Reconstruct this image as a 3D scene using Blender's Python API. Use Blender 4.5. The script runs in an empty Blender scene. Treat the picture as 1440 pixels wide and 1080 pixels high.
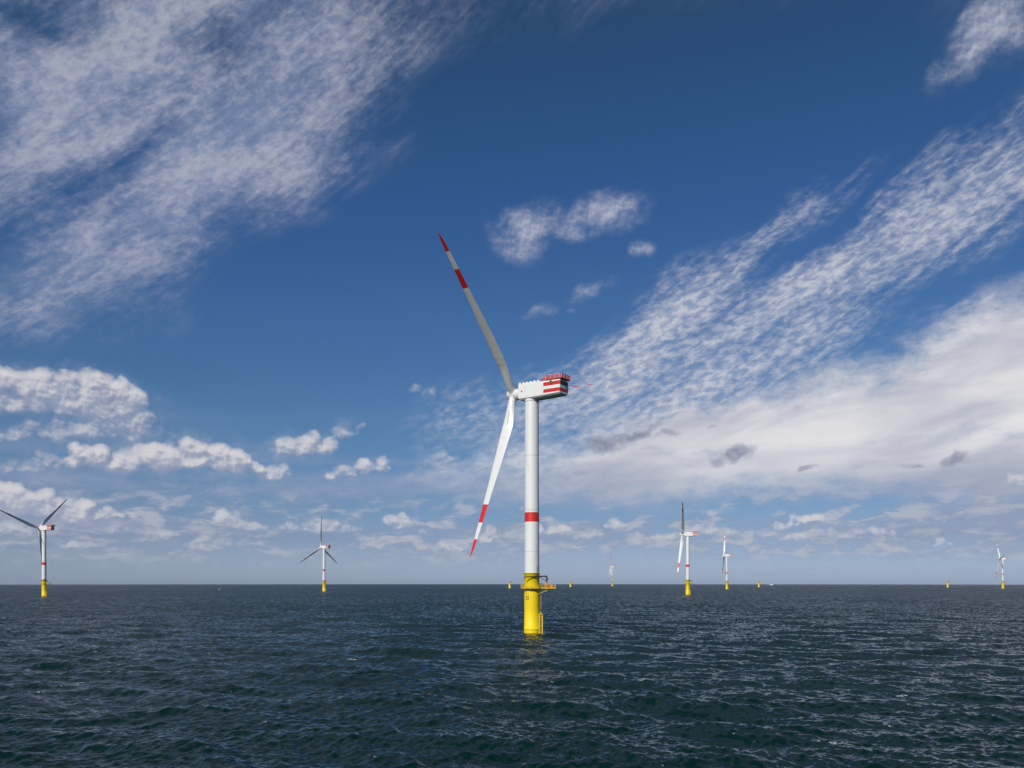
import bpy, bmesh, math, random
import numpy as np
from mathutils import Vector, Matrix

rad = math.radians
scene = bpy.context.scene
col = scene.collection

# ------------------------------------------------------------------ camera, sun, exposure
F = 1200.0            # focal length in photo pixels (1440 wide)
Y0 = 818.2            # row of eye level
CAM_H = 19.26
EARTH = 5.09e6
cam_d = bpy.data.cameras.new('camera')
cam_d.sensor_width = 36.0
cam_d.lens = 36.0 * F / 1440.0
cam_d.shift_y = (Y0 - 540.0) / 1440.0
cam_d.clip_start = 0.5
cam_d.clip_end = 60000
cam = bpy.data.objects.new('camera', cam_d)
cam.location = (0, 0, CAM_H)
cam.rotation_euler = (rad(90), 0, 0)
col.objects.link(cam)
scene.camera = cam

SUN_EL, SUN_AZ = rad(35), rad(27)          # azimuth: left of straight behind the camera
to_sun = Vector((-math.sin(SUN_AZ) * math.cos(SUN_EL), -math.cos(SUN_AZ) * math.cos(SUN_EL), math.sin(SUN_EL)))
sun_d = bpy.data.lights.new('sun', 'SUN')
sun_d.energy = 3.9
sun_d.angle = rad(0.5)
sun_d.color = (1.0, 0.945, 0.86)
sun = bpy.data.objects.new('sun', sun_d)
sun.rotation_euler = to_sun.to_track_quat('Z', 'Y').to_euler()
sun.location = (0, 0, 300)
col.objects.link(sun)

scene.view_settings.view_transform = 'Standard'
scene.view_settings.look = 'None'
scene.view_settings.exposure = 0.0
scene.view_settings.gamma = 1.0
scene.cycles.max_bounces = 6
scene.cycles.glossy_bounces = 3
scene.cycles.diffuse_bounces = 2
scene.cycles.volume_bounces = 0
scene.cycles.caustics_reflective = False


def lin(r, g, b):
    f = lambda c: (c / 255 / 12.92) if c <= 10 else ((c / 255 + 0.055) / 1.055) ** 2.4
    return (f(r), f(g), f(b), 1.0)


# ------------------------------------------------------------------ node helper
class NT:
    def __init__(self, tree):
        self.t = tree
        self.n = tree.nodes
        self.l = tree.links

    def put(self, sock, v):
        if v is None:
            return
        if hasattr(v, 'is_linked') or isinstance(v, bpy.types.NodeSocket):
            self.l.new(v, sock)
        else:
            sock.default_value = v

    def math(self, op, a, b=None, c=None, clamp=False):
        n = self.n.new('ShaderNodeMath'); n.operation = op; n.use_clamp = clamp
        self.put(n.inputs[0], a); self.put(n.inputs[1], b); self.put(n.inputs[2], c)
        return n.outputs[0]

    def vmath(self, op, a, b=None, c=None):
        n = self.n.new('ShaderNodeVectorMath'); n.operation = op
        self.put(n.inputs[0], a)
        if op == 'SCALE':
            self.put(n.inputs['Scale'], b)
        else:
            self.put(n.inputs[1], b)
            if c is not None:
                self.put(n.inputs[2], c)
        return n.outputs['Value'] if op in ('LENGTH', 'DOT_PRODUCT', 'DISTANCE') else n.outputs[0]

    def comb(self, x, y, z):
        n = self.n.new('ShaderNodeCombineXYZ')
        self.put(n.inputs[0], x); self.put(n.inputs[1], y); self.put(n.inputs[2], z)
        return n.outputs[0]

    def sep(self, v):
        n = self.n.new('ShaderNodeSeparateXYZ'); self.put(n.inputs[0], v)
        return n.outputs

    def mapping(self, v, loc=(0, 0, 0), rot=0.0, scale=(1, 1, 1), typ='TEXTURE'):
        n = self.n.new('ShaderNodeMapping'); n.vector_type = typ
        self.put(n.inputs['Vector'], v)
        n.inputs['Location'].default_value = loc
        n.inputs['Rotation'].default_value = (0, 0, rot)
        n.inputs['Scale'].default_value = scale
        return n.outputs[0]

    def noise(self, v, scale=1.0, detail=5.0, rough=0.5, lac=2.0, dist=0.0, color=False, dims='3D', w=0.0):
        n = self.n.new('ShaderNodeTexNoise'); n.noise_dimensions = dims
        self.put(n.inputs['Vector'], v)
        n.inputs['Scale'].default_value = scale
        n.inputs['Detail'].default_value = detail
        n.inputs['Roughness'].default_value = rough
        n.inputs['Lacunarity'].default_value = lac
        n.inputs['Distortion'].default_value = dist
        return n.outputs['Color'] if color else n.outputs[0]

    def ramp(self, v, stops, interp='LINEAR'):
        n = self.n.new('ShaderNodeValToRGB'); n.color_ramp.interpolation = interp
        self.put(n.inputs[0], v)
        el = n.color_ramp.elements
        while len(el) < len(stops):
            el.new(0.5)
        for e, (p, c) in zip(el, stops):
            e.position = p; e.color = c
        return n.outputs[0]

    def maprange(self, v, a, b, c=0.0, d=1.0, smooth=True):
        n = self.n.new('ShaderNodeMapRange')
        n.interpolation_type = 'SMOOTHSTEP' if smooth else 'LINEAR'
        self.put(n.inputs[0], v)
        for i, q in enumerate((a, b, c, d)):
            self.put(n.inputs[i + 1], q)
        return n.outputs[0]

    def mix(self, fac, a, b, blend='MIX'):
        n = self.n.new('ShaderNodeMix'); n.data_type = 'RGBA'; n.blend_type = blend
        self.put(n.inputs[0], fac); self.put(n.inputs[6], a); self.put(n.inputs[7], b)
        return n.outputs[2]


def ae(px, py):
    """direction of a photo pixel as azimuth / elevation, in units of 1/1200 rad"""
    x = (px - 720) / F; z = (Y0 - py) / F
    return 1200 * math.atan(x), 1200 * math.atan(z / math.hypot(1, x))


# ------------------------------------------------------------------ sky: Nishita air + cloud layers at infinity
world = bpy.data.worlds.new('World')
scene.world = world
world.use_nodes = True
wt = world.node_tree
wt.nodes.clear()
W = NT(wt)
STR = 0.1
sky = wt.nodes.new('ShaderNodeTexSky')
sky.sky_type = 'NISHITA'
sky.sun_disc = False
sky.sun_elevation = SUN_EL
sky.sun_rotation = rad(180) + SUN_AZ
sky.altitude = 0
sky.air_density = 1.0
sky.dust_density = 0.6
sky.ozone_density = 2.2
# correction of the clear air towards the photograph's deep, polarised blue (per elevation)
tc = wt.nodes.new('ShaderNodeTexCoord')
dx, dy, dz = W.sep(tc.outputs['Generated'])
el_w = W.math('MULTIPLY', W.math('ARCSINE', W.math('MAXIMUM', dz, 0.0)), 1200.0 / 900.0)
_meas = [(5, (86, 111, 146)), (150, (93, 120, 157)), (300, (105, 134, 171)), (450, (122, 154, 191)), (600, (151, 184, 215)),
         (700, (183, 212, 226)), (760, (208, 224, 213)), (812, (198, 197, 175))]
_want = [(37, 69, 108), (43, 79, 125), (50, 90, 143), (65, 107, 159), (86, 130, 176), (112, 148, 187), (136, 158, 186), (148, 166, 190)]
stops = []
for (py, m), t in zip(_meas, _want):
    a, b = lin(*t), lin(*m)
    stops.append((ae(720, py)[1] / 900.0, (a[0] / b[0], a[1] / b[1], a[2] / b[2], 1)))
stops.sort()
air = W.mix(1.0, sky.outputs[0], W.ramp(el_w, stops), 'MULTIPLY')
bg = wt.nodes.new('ShaderNodeBackground')
W.put(bg.inputs[0], air)
bg.inputs[1].default_value = STR
wo = wt.nodes.new('ShaderNodeOutputWorld')
wt.links.new(bg.outputs[0], wo.inputs[0])

# ------------------------------------------------------------------ clouds: a far shell, 45 km away, cover painted per cloud, detail by noise
_rng = np.random.RandomState(7)
_lat = _rng.rand(256, 256)


def vnoise(x, y):
    xi = np.floor(x).astype(int); yi = np.floor(y).astype(int)
    fx = x - xi; fy = y - yi
    fx = fx * fx * (3 - 2 * fx); fy = fy * fy * (3 - 2 * fy)
    g = lambda i, j: _lat[i & 255, j & 255]
    return (g(xi, yi) * (1 - fx) + g(xi + 1, yi) * fx) * (1 - fy) + (g(xi, yi + 1) * (1 - fx) + g(xi + 1, yi + 1) * fx) * fy


def fbm(x, y, octv=4, gain=.5):
    s = 0; a = 1.0; t = 0
    for o in range(octv):
        s = s + a * vnoise(x * 2 ** o + 17.3 * o, y * 2 ** o - 9.1 * o); t += a; a *= gain
    return s / t - .5


def nwarp(U, V, scale, amp, octv=3, off=0.0):
    return (U + 2 * amp * fbm(U / scale + off, V / scale - off, octv), V + 2 * amp * fbm(U / scale + off + 53.7, V / scale + off - 31.1, octv))


def cover(U, V, items):
    out = np.zeros_like(U)
    for it in items:
        px, py, rx, ry = it[:4]
        ang = rad(it[4]) if len(it) > 4 else 0.0
        w = it[5] if len(it) > 5 else 1.0
        u, v = ae(px, py)
        c, s = math.cos(ang), math.sin(ang)
        x = ((U - u) * c + (V - v) * s) / rx
        y = (-(U - u) * s + (V - v) * c) / ry
        e = np.clip((1.25 - np.hypot(x, y)) / 1.05, 0, 1) * w
        h = np.maximum(0.25 - np.abs(out - e), 0) / 0.25           # smooth maximum
        out = np.maximum(out, e) + h * h * h * 0.25 / 6 * (np.minimum(out, e) > 0)
    return out


AZ1 = 1200 * rad(75); EL0, EL1 = -8.0, 1200 * rad(62)
gu = np.concatenate([np.linspace(-AZ1, -670, 190, endpoint=False), np.linspace(-670, 670, 850, endpoint=False), np.linspace(670, AZ1, 190)])
nu, nv = len(gu), 460
gv = EL0 + (EL1 - EL0) * np.linspace(0, 1, nv) ** 1.35
U, V = np.meshgrid(gu, gv)
CLD = {}
Ua, Va = nwarp(U, V, 170, 45, 4, 3.0)
CLD['high_cover'] = cover(Ua, Va, [(330, 190, 330, 95, 38, 1.0), (90, 150, 230, 130, 25, .95), (90, 350, 120, 95, 20, .85), (450, 70, 190, 90, 30, .85),
    (390, 230, 200, 75, 28, .8), (60, 420, 170, 60, 5, .62), (560, 40, 130, 50, 20, .4), (300, 20, 300, 80, 10, .85), (200, 300, 200, 80, 30, .9), (180, 80, 260, 110, 20, .95), (270, 150, 300, 120, 32, .95), (80, 400, 150, 70, 15, .8), (-200, 120, 300, 200, 20, .8),  # row below: unseen cloud added out of view to grey the water's reflection
    (500, -380, 800, 210, 10, .95), (1200, -470, 900, 230, -8, .95), (1650, -260, 230, 130, 20, .8), (-100, -200, 450, 190, 15, .95), (750, -900, 1500, 420, 0, 1.0), (1900, 100, 300, 160, 0, .7)]) \
    - .34 * cover(Ua, Va, [(150, 220, 210, 15, 40, 1.0), (315, 65, 50, 34, 50, 1.0), (50, 320, 90, 20, 30, .9), (60, 20, 90, 22, 0, .7), (520, 180, 60, 14, 20, .5)])
Ur, Vr = nwarp(U, V, 120, 30, 4, 8.0)
CLD['band_cover'] = cover(Ur, Vr, [(900, 500, 230, 62, 40, 1.0), (820, 560, 170, 60, 20, .9), (1040, 370, 150, 30, 42, .8), (1120, 420, 230, 40, 25, .95), (1310, 325, 220, 48, 22, .95),
    (1420, 260, 150, 50, 18, .8), (1010, 490, 180, 34, 25, .85), (960, 560, 200, 50, 12, .95), (1330, 250, 200, 26, 30, .5), (660, 590, 130, 60, 10, .5), (1380, 410, 110, 20, 15, .5),
    (1200, 530, 190, 32, 8, .55), (760, 650, 160, 60, 0, .6), (1520, 190, 160, 50, 30, .5), (1120, 310, 150, 26, 22, .5), (1110, 490, 150, 34, 22, .75), (1250, 300, 200, 22, 30, .5), (1000, 530, 230, 50, 18, .9), (870, 610, 130, 40, 10, .8)])
Ub, Vb = nwarp(U, V, 200, 45, 6, 14.0)
CLD['sheet_cover'] = cover(Ub, Vb, [(1250, 590, 330, 85, 8, 1.0), (1460, 520, 190, 100, 10, 1.1), (1000, 610, 230, 45, 4, 1.0), (1200, 655, 420, 55, 0, 1.0), (850, 655, 220, 70, 0, .85), (700, 680, 200, 45, 0, .5), (1330, 560, 160, 60, 20, 1.0),
    (1430, 640, 260, 75, 0, .9), (1350, 500, 120, 60, 30, .8), (1700, 560, 300, 130, 0, 1.0)])
CU = [(95, 553, 95, 30, -4, 1.0), (80, 572, 80, 20, 0, .8), (20, 570, 50, 18, 8, .8), (155, 580, 60, 30, -18, .75), (95, 605, 75, 20, 12, .65), (190, 615, 45, 16, -10, .5), (195, 646, 85, 28, 2, 1.1), (270, 645, 75, 27, 0, 1.1), (330, 655, 40, 22, 0, 1.0), (60, 655, 60, 14, 8, .55),
      (425, 630, 46, 20, 0, .9), (485, 608, 28, 12, 25, .6), (505, 660, 48, 15, 10, .85), (385, 667, 26, 13, 10, .8),
      (595, 550, 22, 14, 0, .5), (605, 655, 45, 15, 18, .45), (510, 700, 8, 6, 0, .4),
      (742, 325, 62, 36, 18, .9), (850, 302, 66, 26, 12, .85), (800, 325, 60, 18, 5, .7),
      (902, 345, 18, 14, 0, .7), (835, 408, 45, 15, 15, .55), (758, 438, 30, 10, 10, .55), (800, 440, 8, 6, 0, .5),
      (1390, 42, 74, 30, 40, .9), (1455, 15, 60, 34, 40, .7),
      (40, 708, 75, 24, -10, 1.1), (95, 722, 40, 14, -5, .9), (25, 742, 50, 10, 0, .7), (148, 724, 18, 11, 0, .95), (185, 728, 11, 9, 20, .6), (318, 728, 20, 15, 20, 1.05), (352, 740, 24, 9, 0, .6), (405, 738, 15, 9, 0, .75), (235, 754, 12, 7, 0, .7),
      (108, 766, 26, 8, 0, .7), (280, 770, 24, 7, 0, .65), (340, 762, 40, 8, 0, .45), (180, 750, 30, 8, 0, .45), (520, 768, 40, 8, 0, .5), (640, 768, 26, 8, 0, .75), (605, 772, 30, 7, 0, .6), (700, 768, 26, 7, 0, .5),
      (565, 738, 25, 13, 0, .95), (590, 750, 24, 8, 0, .5), (458, 744, 26, 13, 0, .8), (495, 748, 22, 8, 0, .6), (690, 752, 17, 11, 30, .9), (770, 750, 34, 14, 0, .95), (868, 740, 17, 12, 0, .95), (826, 752, 34, 9, 0, .6),
      (1120, 735, 34, 13, 6, 1.05), (1165, 752, 60, 11, 0, .7), (1085, 752, 40, 9, 0, .6), (1235, 751, 26, 9, 0, .85), (1322, 763, 13, 7, 10, .9), (1000, 750, 40, 12, 0, .75), (945, 752, 30, 10, 0, .7), (1290, 775, 16, 5, 0, .5), (900, 765, 30, 7, 0, .4)]
_r = random.Random(5)
for _i in range(26):                                    # more fair-weather cumulus beyond the frame's sides
    for sgn in (-1, 1):
        q = 1200 * math.tan(rad(_r.uniform(34, 72)))
        CU.append((720 + sgn * q, _r.uniform(560, 770), _r.uniform(30, 110), _r.uniform(9, 26), _r.uniform(-8, 8), _r.uniform(.7, 1.0)))


def puffs(items):
    """every cumulus as a heap of round puffs over a flatter base: (u, v, radius, weight, base)"""
    rr = random.Random(21)
    out = []
    for it in items:
        px, py, rx, ry = it[:4]
        ang = rad(it[4]) if len(it) > 4 else 0.0
        w = it[5] if len(it) > 5 else 1.0
        u0, v0 = ae(px, py)
        n = max(6, int(8 * rx / ry))
        for i in range(n):
            t = rr.uniform(-1, 1) if i > 2 else rr.uniform(-.5, .5)
            env = math.sqrt(max(0, 1 - t * t))
            r = ry * rr.uniform(.32, .72) * (.45 + .6 * env)
            x = t * (rx - r * .5)
            y = ry * rr.uniform(-.45, .62) * env
            out.append((u0 + x * math.cos(ang) - y * math.sin(ang), v0 + x * math.sin(ang) + y * math.cos(ang), r * 1.2, w * rr.uniform(.75, 1.1), v0 + x * math.sin(ang) - ry * rr.uniform(.4, .6), ry))
    return out


def heap(U, V, items, du=0.0, dv=0.0):
    out = np.zeros_like(U)
    for (u, v, r, w, vb, ry) in items:
        i0, i1 = np.searchsorted(gu, [u - du - r - 14, u - du + r + 14])
        j0, j1 = np.searchsorted(gv, [v - dv - r - 14, v - dv + r + 14])
        if i1 <= i0 or j1 <= j0:
            continue
        s = (slice(j0, j1), slice(i0, i1))
        d2 = ((U[s] - u) ** 2 + ((V[s] - v) * 1.15) ** 2) / (r * r)
        e = np.sqrt(np.clip(1 - d2, 0, 1)) * w * (.55 + .45 * min(1, r / 22))
        e = e * np.clip((V[s] - vb) / (ry * .35) + .35, 0, 1)
        o = out[s]
        h = np.maximum(.32 - np.abs(o - e), 0) / .32
        out[s] = np.maximum(o, e) + h ** 3 * .32 / 6 * (np.minimum(o, e) > 0)
    return out


PUFF = puffs([c for c in CU if c[1] > 460])
Uw, Vw = nwarp(U, V, 50, 16, 5, 47.0)
CLD['wisp_cover'] = cover(Uw, Vw, [c for c in CU if c[1] <= 460] + [(c[0], c[1], c[2] * 1.3, c[3] * 1.35, c[4], min(.62, c[5] * .62)) for c in CU if c[1] > 460 and c[0] < 760 and c[0] > -50])
Uc, Vc = nwarp(U, V, 26, 9, 5, 40.0)
CLD['cumulus_cover'] = heap(Uc, Vc, PUFF)
Uc, Vc = nwarp(U - 4, V + 8, 26, 9, 5, 40.0)
CLD['cumulus_sunward'] = heap(Uc, Vc, PUFF, -4, 8)
Ud, Vd = nwarp(U, V, 40, 13, 5, 60.0)
CLD['scud_cover'] = cover(Ud, Vd, [(850, 622, 40, 15, 0, 1.0), (895, 610, 55, 13, 10, 1.0), (945, 612, 30, 8, 10, .7), (1035, 640, 34, 16, 12, 1.05), (1010, 655, 22, 10, 0, .7), (1290, 656, 26, 6, 0, .8),
    (1348, 643, 26, 9, 20, .9), (1135, 660, 18, 6, 10, .7), (1003, 602, 22, 5, 5, .6), (1400, 650, 30, 4, 0, .4)])

CR = 45000.0
me = bpy.data.meshes.new('clouds')
A_, E_ = U / 1200, V / 1200
co = np.stack([CR * np.sin(A_) * np.cos(E_), CR * np.cos(A_) * np.cos(E_), CR * np.sin(E_) + CAM_H], -1).reshape(-1, 3)


def grid_mesh(me, co, nu, nv, close=False):
    i = np.arange(nu - (0 if close else 1)); j = np.arange(nv - 1)
    I, J = np.meshgrid(i, j)
    I2 = (I + 1) % nu
    q = np.stack([J * nu + I, J * nu + I2, (J + 1) * nu + I2, (J + 1) * nu + I], -1).reshape(-1, 4).astype(np.int32)
    me.vertices.add(len(co)); me.vertices.foreach_set('co', np.ascontiguousarray(co, dtype=np.float32).ravel())
    me.loops.add(q.size); me.loops.foreach_set('vertex_index', q.ravel())
    me.polygons.add(len(q)); me.polygons.foreach_set('loop_start', np.arange(0, q.size, 4, dtype=np.int32))
    me.polygons.foreach_set('use_smooth', np.ones(len(q), dtype=bool))
    me.update(calc_edges=True)


grid_mesh(me, co, nu, nv)
for k, a in CLD.items():
    at = me.attributes.new(k, 'FLOAT', 'POINT')
    at.data.foreach_set('value', a.astype(np.float32).ravel())
at = me.attributes.new('sky_place', 'FLOAT_VECTOR', 'POINT')
at.data.foreach_set('vector', np.stack([U, V, U * 0], -1).astype(np.float32).ravel())
clouds = bpy.data.objects.new('clouds', me)
clouds['kind'] = 'stuff'
clouds['label'] = 'white and grey clouds spread over the deep blue sky'
col.objects.link(clouds)

cm = bpy.data.materials.new('cloud'); cm.use_nodes = True
cm.cycles.emission_sampling = 'NONE'
cm.node_tree.nodes.clear()
W = NT(cm.node_tree)


def attr(name, vec=False):
    n = cm.node_tree.nodes.new('ShaderNodeAttribute'); n.attribute_name = name
    return n.outputs['Vector' if vec else 'Fac']


def streak(P, ang, sx, sy, detail=6.0, rough=0.6, dist=0.0, z=0.0):
    m = W.mapping(P, (0, 0, z), rad(ang), (sx, sy, 1))
    return W.noise(m, 1.0, detail, rough, dist=dist)


def cc(r, g, b):
    return lin(r, g, b)


def density(M, terms, lo, hi):
    """cover + noise; the noise only acts where some cover stands"""
    k = W.maprange(M, 0.0, .45, 0.0, 1.0)
    n = None
    for t, a in terms:
        n = W.math('MULTIPLY_ADD', t, a, -.5 * a) if n is None else W.math('MULTIPLY_ADD', t, a, W.math('ADD', n, -.5 * a))
    return W.maprange(W.math('MULTIPLY_ADD', n, k, M), lo, hi)


P = attr('sky_place', True)
el = W.sep(P)[1]
total = None   # colour and opacity composited front over back


def over(fac, colr):
    global out, trans
    out = W.mix(fac, out, colr)          # premixed colour
    trans = W.math('MULTIPLY', trans, W.math('SUBTRACT', 1.0, fac))


out, trans = (0, 0, 0, 1), 1.0
# mottled altocumulus, upper left, plus the cloud added out of view
nA1 = streak(P, 35, 120, 60, 7, .6, 0.1, 1.0)
nA2 = streak(P, 24, 15, 8, 4, .6, 0.3, 2.0)
nA3 = streak(P, 37, 120, 9, 5, .6, 0.25, 3.0)
dA = density(attr('high_cover'), [(nA1, 1.15), (nA2, .5), (nA3, .55)], .05, 1.2)
over(W.math('MULTIPLY', dA, .84), W.mix(W.maprange(W.math('MULTIPLY_ADD', nA2, .5, nA1), .6, .95), cc(132, 146, 178), cc(178, 180, 196)))
# rippled bands rising to the right
nR1 = streak(P, 14, 17, 8, 4, .6, 0.25, 5.0)
nR2 = streak(P, 30, 120, 36, 6, .58, 0.2, 6.0)
nR3 = streak(P, 36, 120, 8, 5, .6, 0.3, 7.0)
dR = density(attr('band_cover'), [(nR1, .85), (nR2, 1.25), (nR3, .6)], .08, 1.28)
over(W.math('MULTIPLY', dR, .86), W.mix(W.maprange(nR1, .35, .65), cc(160, 170, 194), cc(206, 207, 215)))
# broad bright sheet, right
nB1 = streak(P, 6, 150, 42, 8, .58, 0.3, 9.0)
nBp = W.noise(W.vmath('MULTIPLY', P, (1, 1.4, 1)), 1 / 30.0, 6, .62)
nB2 = streak(P, 12, 300, 80, 5, .5, 0.8, 10.0)
dB = density(attr('sheet_cover'), [(nB1, .9), (nBp, .7)], .15, .85)
sB = W.mix(W.maprange(W.math('MULTIPLY_ADD', nB1, .5, nB2), .55, .95), cc(188, 189, 201), cc(232, 230, 231))
sB = W.mix(W.maprange(el, 80, 190), cc(160, 168, 190), sB)
over(W.math('MULTIPLY', dB, .93), sB)
# low grey-cream layer and veils above the horizon
nL1 = streak(P, 2, 50, 19, 8, .62, 0.4, 21.0)
nL2 = streak(P, 0, 420, 40, 4, .5, 0.0, 23.0)
bandL = W.math('MULTIPLY', W.maprange(el, 12, 50), W.maprange(el, 150, 85))
dL = W.maprange(W.math('ADD', nL1, W.math('MULTIPLY_ADD', nL2, .7, -.35)), .37, .58)
over(W.math('MULTIPLY', W.math('MULTIPLY', dL, bandL), .72), W.mix(W.maprange(nL1, .45, .64), cc(140, 152, 178), cc(186, 189, 199)))
veil = W.math('MULTIPLY', W.math('MULTIPLY', W.maprange(nL2, .4, .7), W.math('MULTIPLY', W.maprange(el, 40, 100), W.maprange(el, 260, 140))), .4)
over(veil, cc(150, 160, 188))
# cumulus: sunlit tops and grey undersides put into the emitted colour
n1 = W.noise(W.vmath('MULTIPLY', P, (1, 1.35, 1)), 1 / 38.0, 8, .6, dist=0.15)
n3 = W.noise(W.vmath('MULTIPLY', P, (1, 1.2, 1)), 1 / 11.0, 4, .6)
n2 = W.noise(W.vmath('MULTIPLY_ADD', P, (1, 1.2, 1), (-2.5, 5.0, 0)), 1 / 11.0, 4, .6)
dC = density(attr('cumulus_cover'), [(n1, .6), (n3, .7)], .12, 1.0)
lit = W.math('ADD', W.math('SUBTRACT', attr('cumulus_cover'), attr('cumulus_sunward')), W.math('MULTIPLY', W.math('SUBTRACT', n3, n2), .8))
lit = W.maprange(lit, -.2, .36)
sC = W.mix(lit, cc(152, 158, 179), cc(222, 218, 218))
sC = W.mix(W.maprange(el, 170, 20, 0.0, .38), sC, cc(168, 176, 196))
sC = W.mix(W.maprange(el, 380, 650, 0.0, .5), sC, cc(132, 144, 176))
over(W.math('MULTIPLY', dC, .93), sC)
# thin fair-weather wisps high up
dW = density(attr('wisp_cover'), [(n1, 1.5), (n3, .25)], .05, 1.2)
over(W.math('MULTIPLY', dW, .85), W.mix(W.maprange(W.math('ADD', lit, n1), .3, 1.3), cc(146, 157, 184), cc(190, 192, 205)))
# dark scud in front of the bright sheet
nD = W.noise(P, 1 / 24.0, 7, .6)
dD = density(attr('scud_cover'), [(nD, 1.9)], .3, .95)
over(W.math('MULTIPLY', dD, .9), W.mix(W.maprange(nD, .4, .65), cc(126, 132, 156), cc(160, 164, 182)))

# 'out' is premultiplied by the total opacity, so add it over what shines through
emi = cm.node_tree.nodes.new('ShaderNodeEmission')
W.put(emi.inputs[0], out)
tr = cm.node_tree.nodes.new('ShaderNodeBsdfTransparent')
W.put(tr.inputs[0], W.comb(trans, trans, trans))
add = cm.node_tree.nodes.new('ShaderNodeAddShader')
cm.node_tree.links.new(emi.outputs[0], add.inputs[0]); cm.node_tree.links.new(tr.outputs[0], add.inputs[1])
mo = cm.node_tree.nodes.new('ShaderNodeOutputMaterial')
cm.node_tree.links.new(add.outputs[0], mo.inputs[0])
me.materials.append(cm)
# ------------------------------------------------------------------ sea: real wave geometry, curved away to the horizon
def sea_mesh():
    span = rad(44)
    n_in, n_out = 1180, 170
    th = np.concatenate([np.linspace(-span, span, n_in, endpoint=False), np.linspace(span, 2 * math.pi - span, n_out, endpoint=False)])
    rs = [0.5, 4, 8, 12]
    while rs[-1] < 16500:
        r = rs[-1]
        rs.append(r + max(0.26 if 55 < r < 140 else 0.6, r * r / (CAM_H * 900) * 0.42) if r < 3000 else r * 1.05)
    rs = np.array(rs)
    R, T = np.meshgrid(rs, th, indexing='ij')
    dr = np.gradient(rs)[:, None]
    X = R * np.sin(T); Y = R * np.cos(T)
    rng = np.random.RandomState(11)
    H = np.zeros_like(X); DX = np.zeros_like(X); DY = np.zeros_like(X)
    main = rad(248)                                   # heading of the waves: from behind left towards the lower right
    lams = np.exp(np.linspace(math.log(0.7), math.log(42), 190))
    for lam in lams:
        lam *= rng.uniform(.93, 1.07)
        k = 2 * math.pi / lam
        spread = .35 if lam > 15 else (.7 if lam > 6 else 1.0)
        a = main + rng.normal(0, spread)
        lp = 24.0
        s = 0.0235 * (1.0 if lam < lp else (lp / lam) ** 2.0) * (1.55 if lam < 3.5 else (1.1 if lam < 6 else 1.0))
        amp = s * lam / (2 * math.pi) * rng.uniform(.6, 1.5)
        keep = np.clip((lam / (2.0 * np.maximum(dr, R * 0.0013)) - .8), 0, 1)
        kx, ky = math.cos(a) * k, math.sin(a) * k
        sel = keep[:, 0] > 0
        ph = kx * X[sel] + ky * Y[sel] + rng.uniform(0, 2 * math.pi)
        # slow beating so that crests come in groups and end
        g = 1 + .5 * np.sin((kx * .17 + ky * .11) * X[sel] + (ky * .16 - kx * .12) * Y[sel] + rng.uniform(0, 6.28))
        kk = keep[sel] * amp * g
        c, sn = np.cos(ph), np.sin(ph)
        H[sel] += kk * c
        DX[sel] -= kk * .4 * math.cos(a) * sn; DY[sel] -= kk * .4 * math.sin(a) * sn
    Z = H - R * R / (2 * EARTH)
    co = np.stack([X + DX, Y + DY, Z], -1).reshape(-1, 3)
    me = bpy.data.meshes.new('sea')
    grid_mesh(me, co, len(th), len(rs), close=True)
    print('sea verts', len(co), 'rings', len(rs), 'Hs', 4 * H[(R[:, 0] > 60) & (R[:, 0] < 200)].std())
    return me


sm = bpy.data.materials.new('sea_water'); sm.use_nodes = True
sm.node_tree.nodes.clear()
W = NT(sm.node_tree)
geo = sm.node_tree.nodes.new('ShaderNodeNewGeometry')
Pw = geo.outputs['Position']
dist = W.vmath('LENGTH', Pw)


def ripple(scale, sx, sy, detail, ang, z):
    m = W.mapping(Pw, (0, 0, z), rad(ang), (sx, sy, 1.0))
    c = W.noise(m, scale, detail, .62, color=True)
    return W.vmath('SUBTRACT', c, (.5, .5, .5))


far = W.maprange(dist, 120, 900)
gust = W.noise(W.vmath('MULTIPLY', Pw, (1 / 110, 1 / 190, 0)), 1.0, 4, .55, dist=.6)
gust = W.maprange(gust, .3, .7, .84, 1.16)
r1 = W.vmath('SCALE', ripple(1.0, .85, .42, 6, 8, 3.0), W.math('MULTIPLY', gust, 1.35))
r2 = W.vmath('SCALE', ripple(1.0, 1.5, 2.2, 4, -14, 7.0), W.math('MULTIPLY', W.maprange(dist, 90, 350, .35, 1.15), gust))
r3 = W.vmath('SCALE', ripple(1.0, 3.4, 13, 4, 4, 9.0), W.math('MULTIPLY', W.maprange(dist, 180, 900, .0, .9), gust))
rr = W.vmath('MULTIPLY', W.vmath('ADD', W.vmath('ADD', r1, r2), r3), (.8, 1.0, 0))
# far off only the wave faces that lean back are seen: tilt the mean surface of the unresolved waves accordingly
radial = W.vmath('NORMALIZE', W.vmath('MULTIPLY', Pw, (1, 1, 0)))
lean = W.vmath('SCALE', radial, W.math('MULTIPLY', W.maprange(dist, 40, 700, -.06, -.27, False), gust))
nrm = W.vmath('NORMALIZE', W.vmath('ADD', W.vmath('ADD', geo.outputs['Normal'], rr), lean))
pb = sm.node_tree.nodes.new('ShaderNodeBsdfPrincipled')
pb.inputs['IOR'].default_value = 1.333
pb.inputs['Roughness'].default_value = .08
W.put(pb.inputs['Normal'], nrm)
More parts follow.
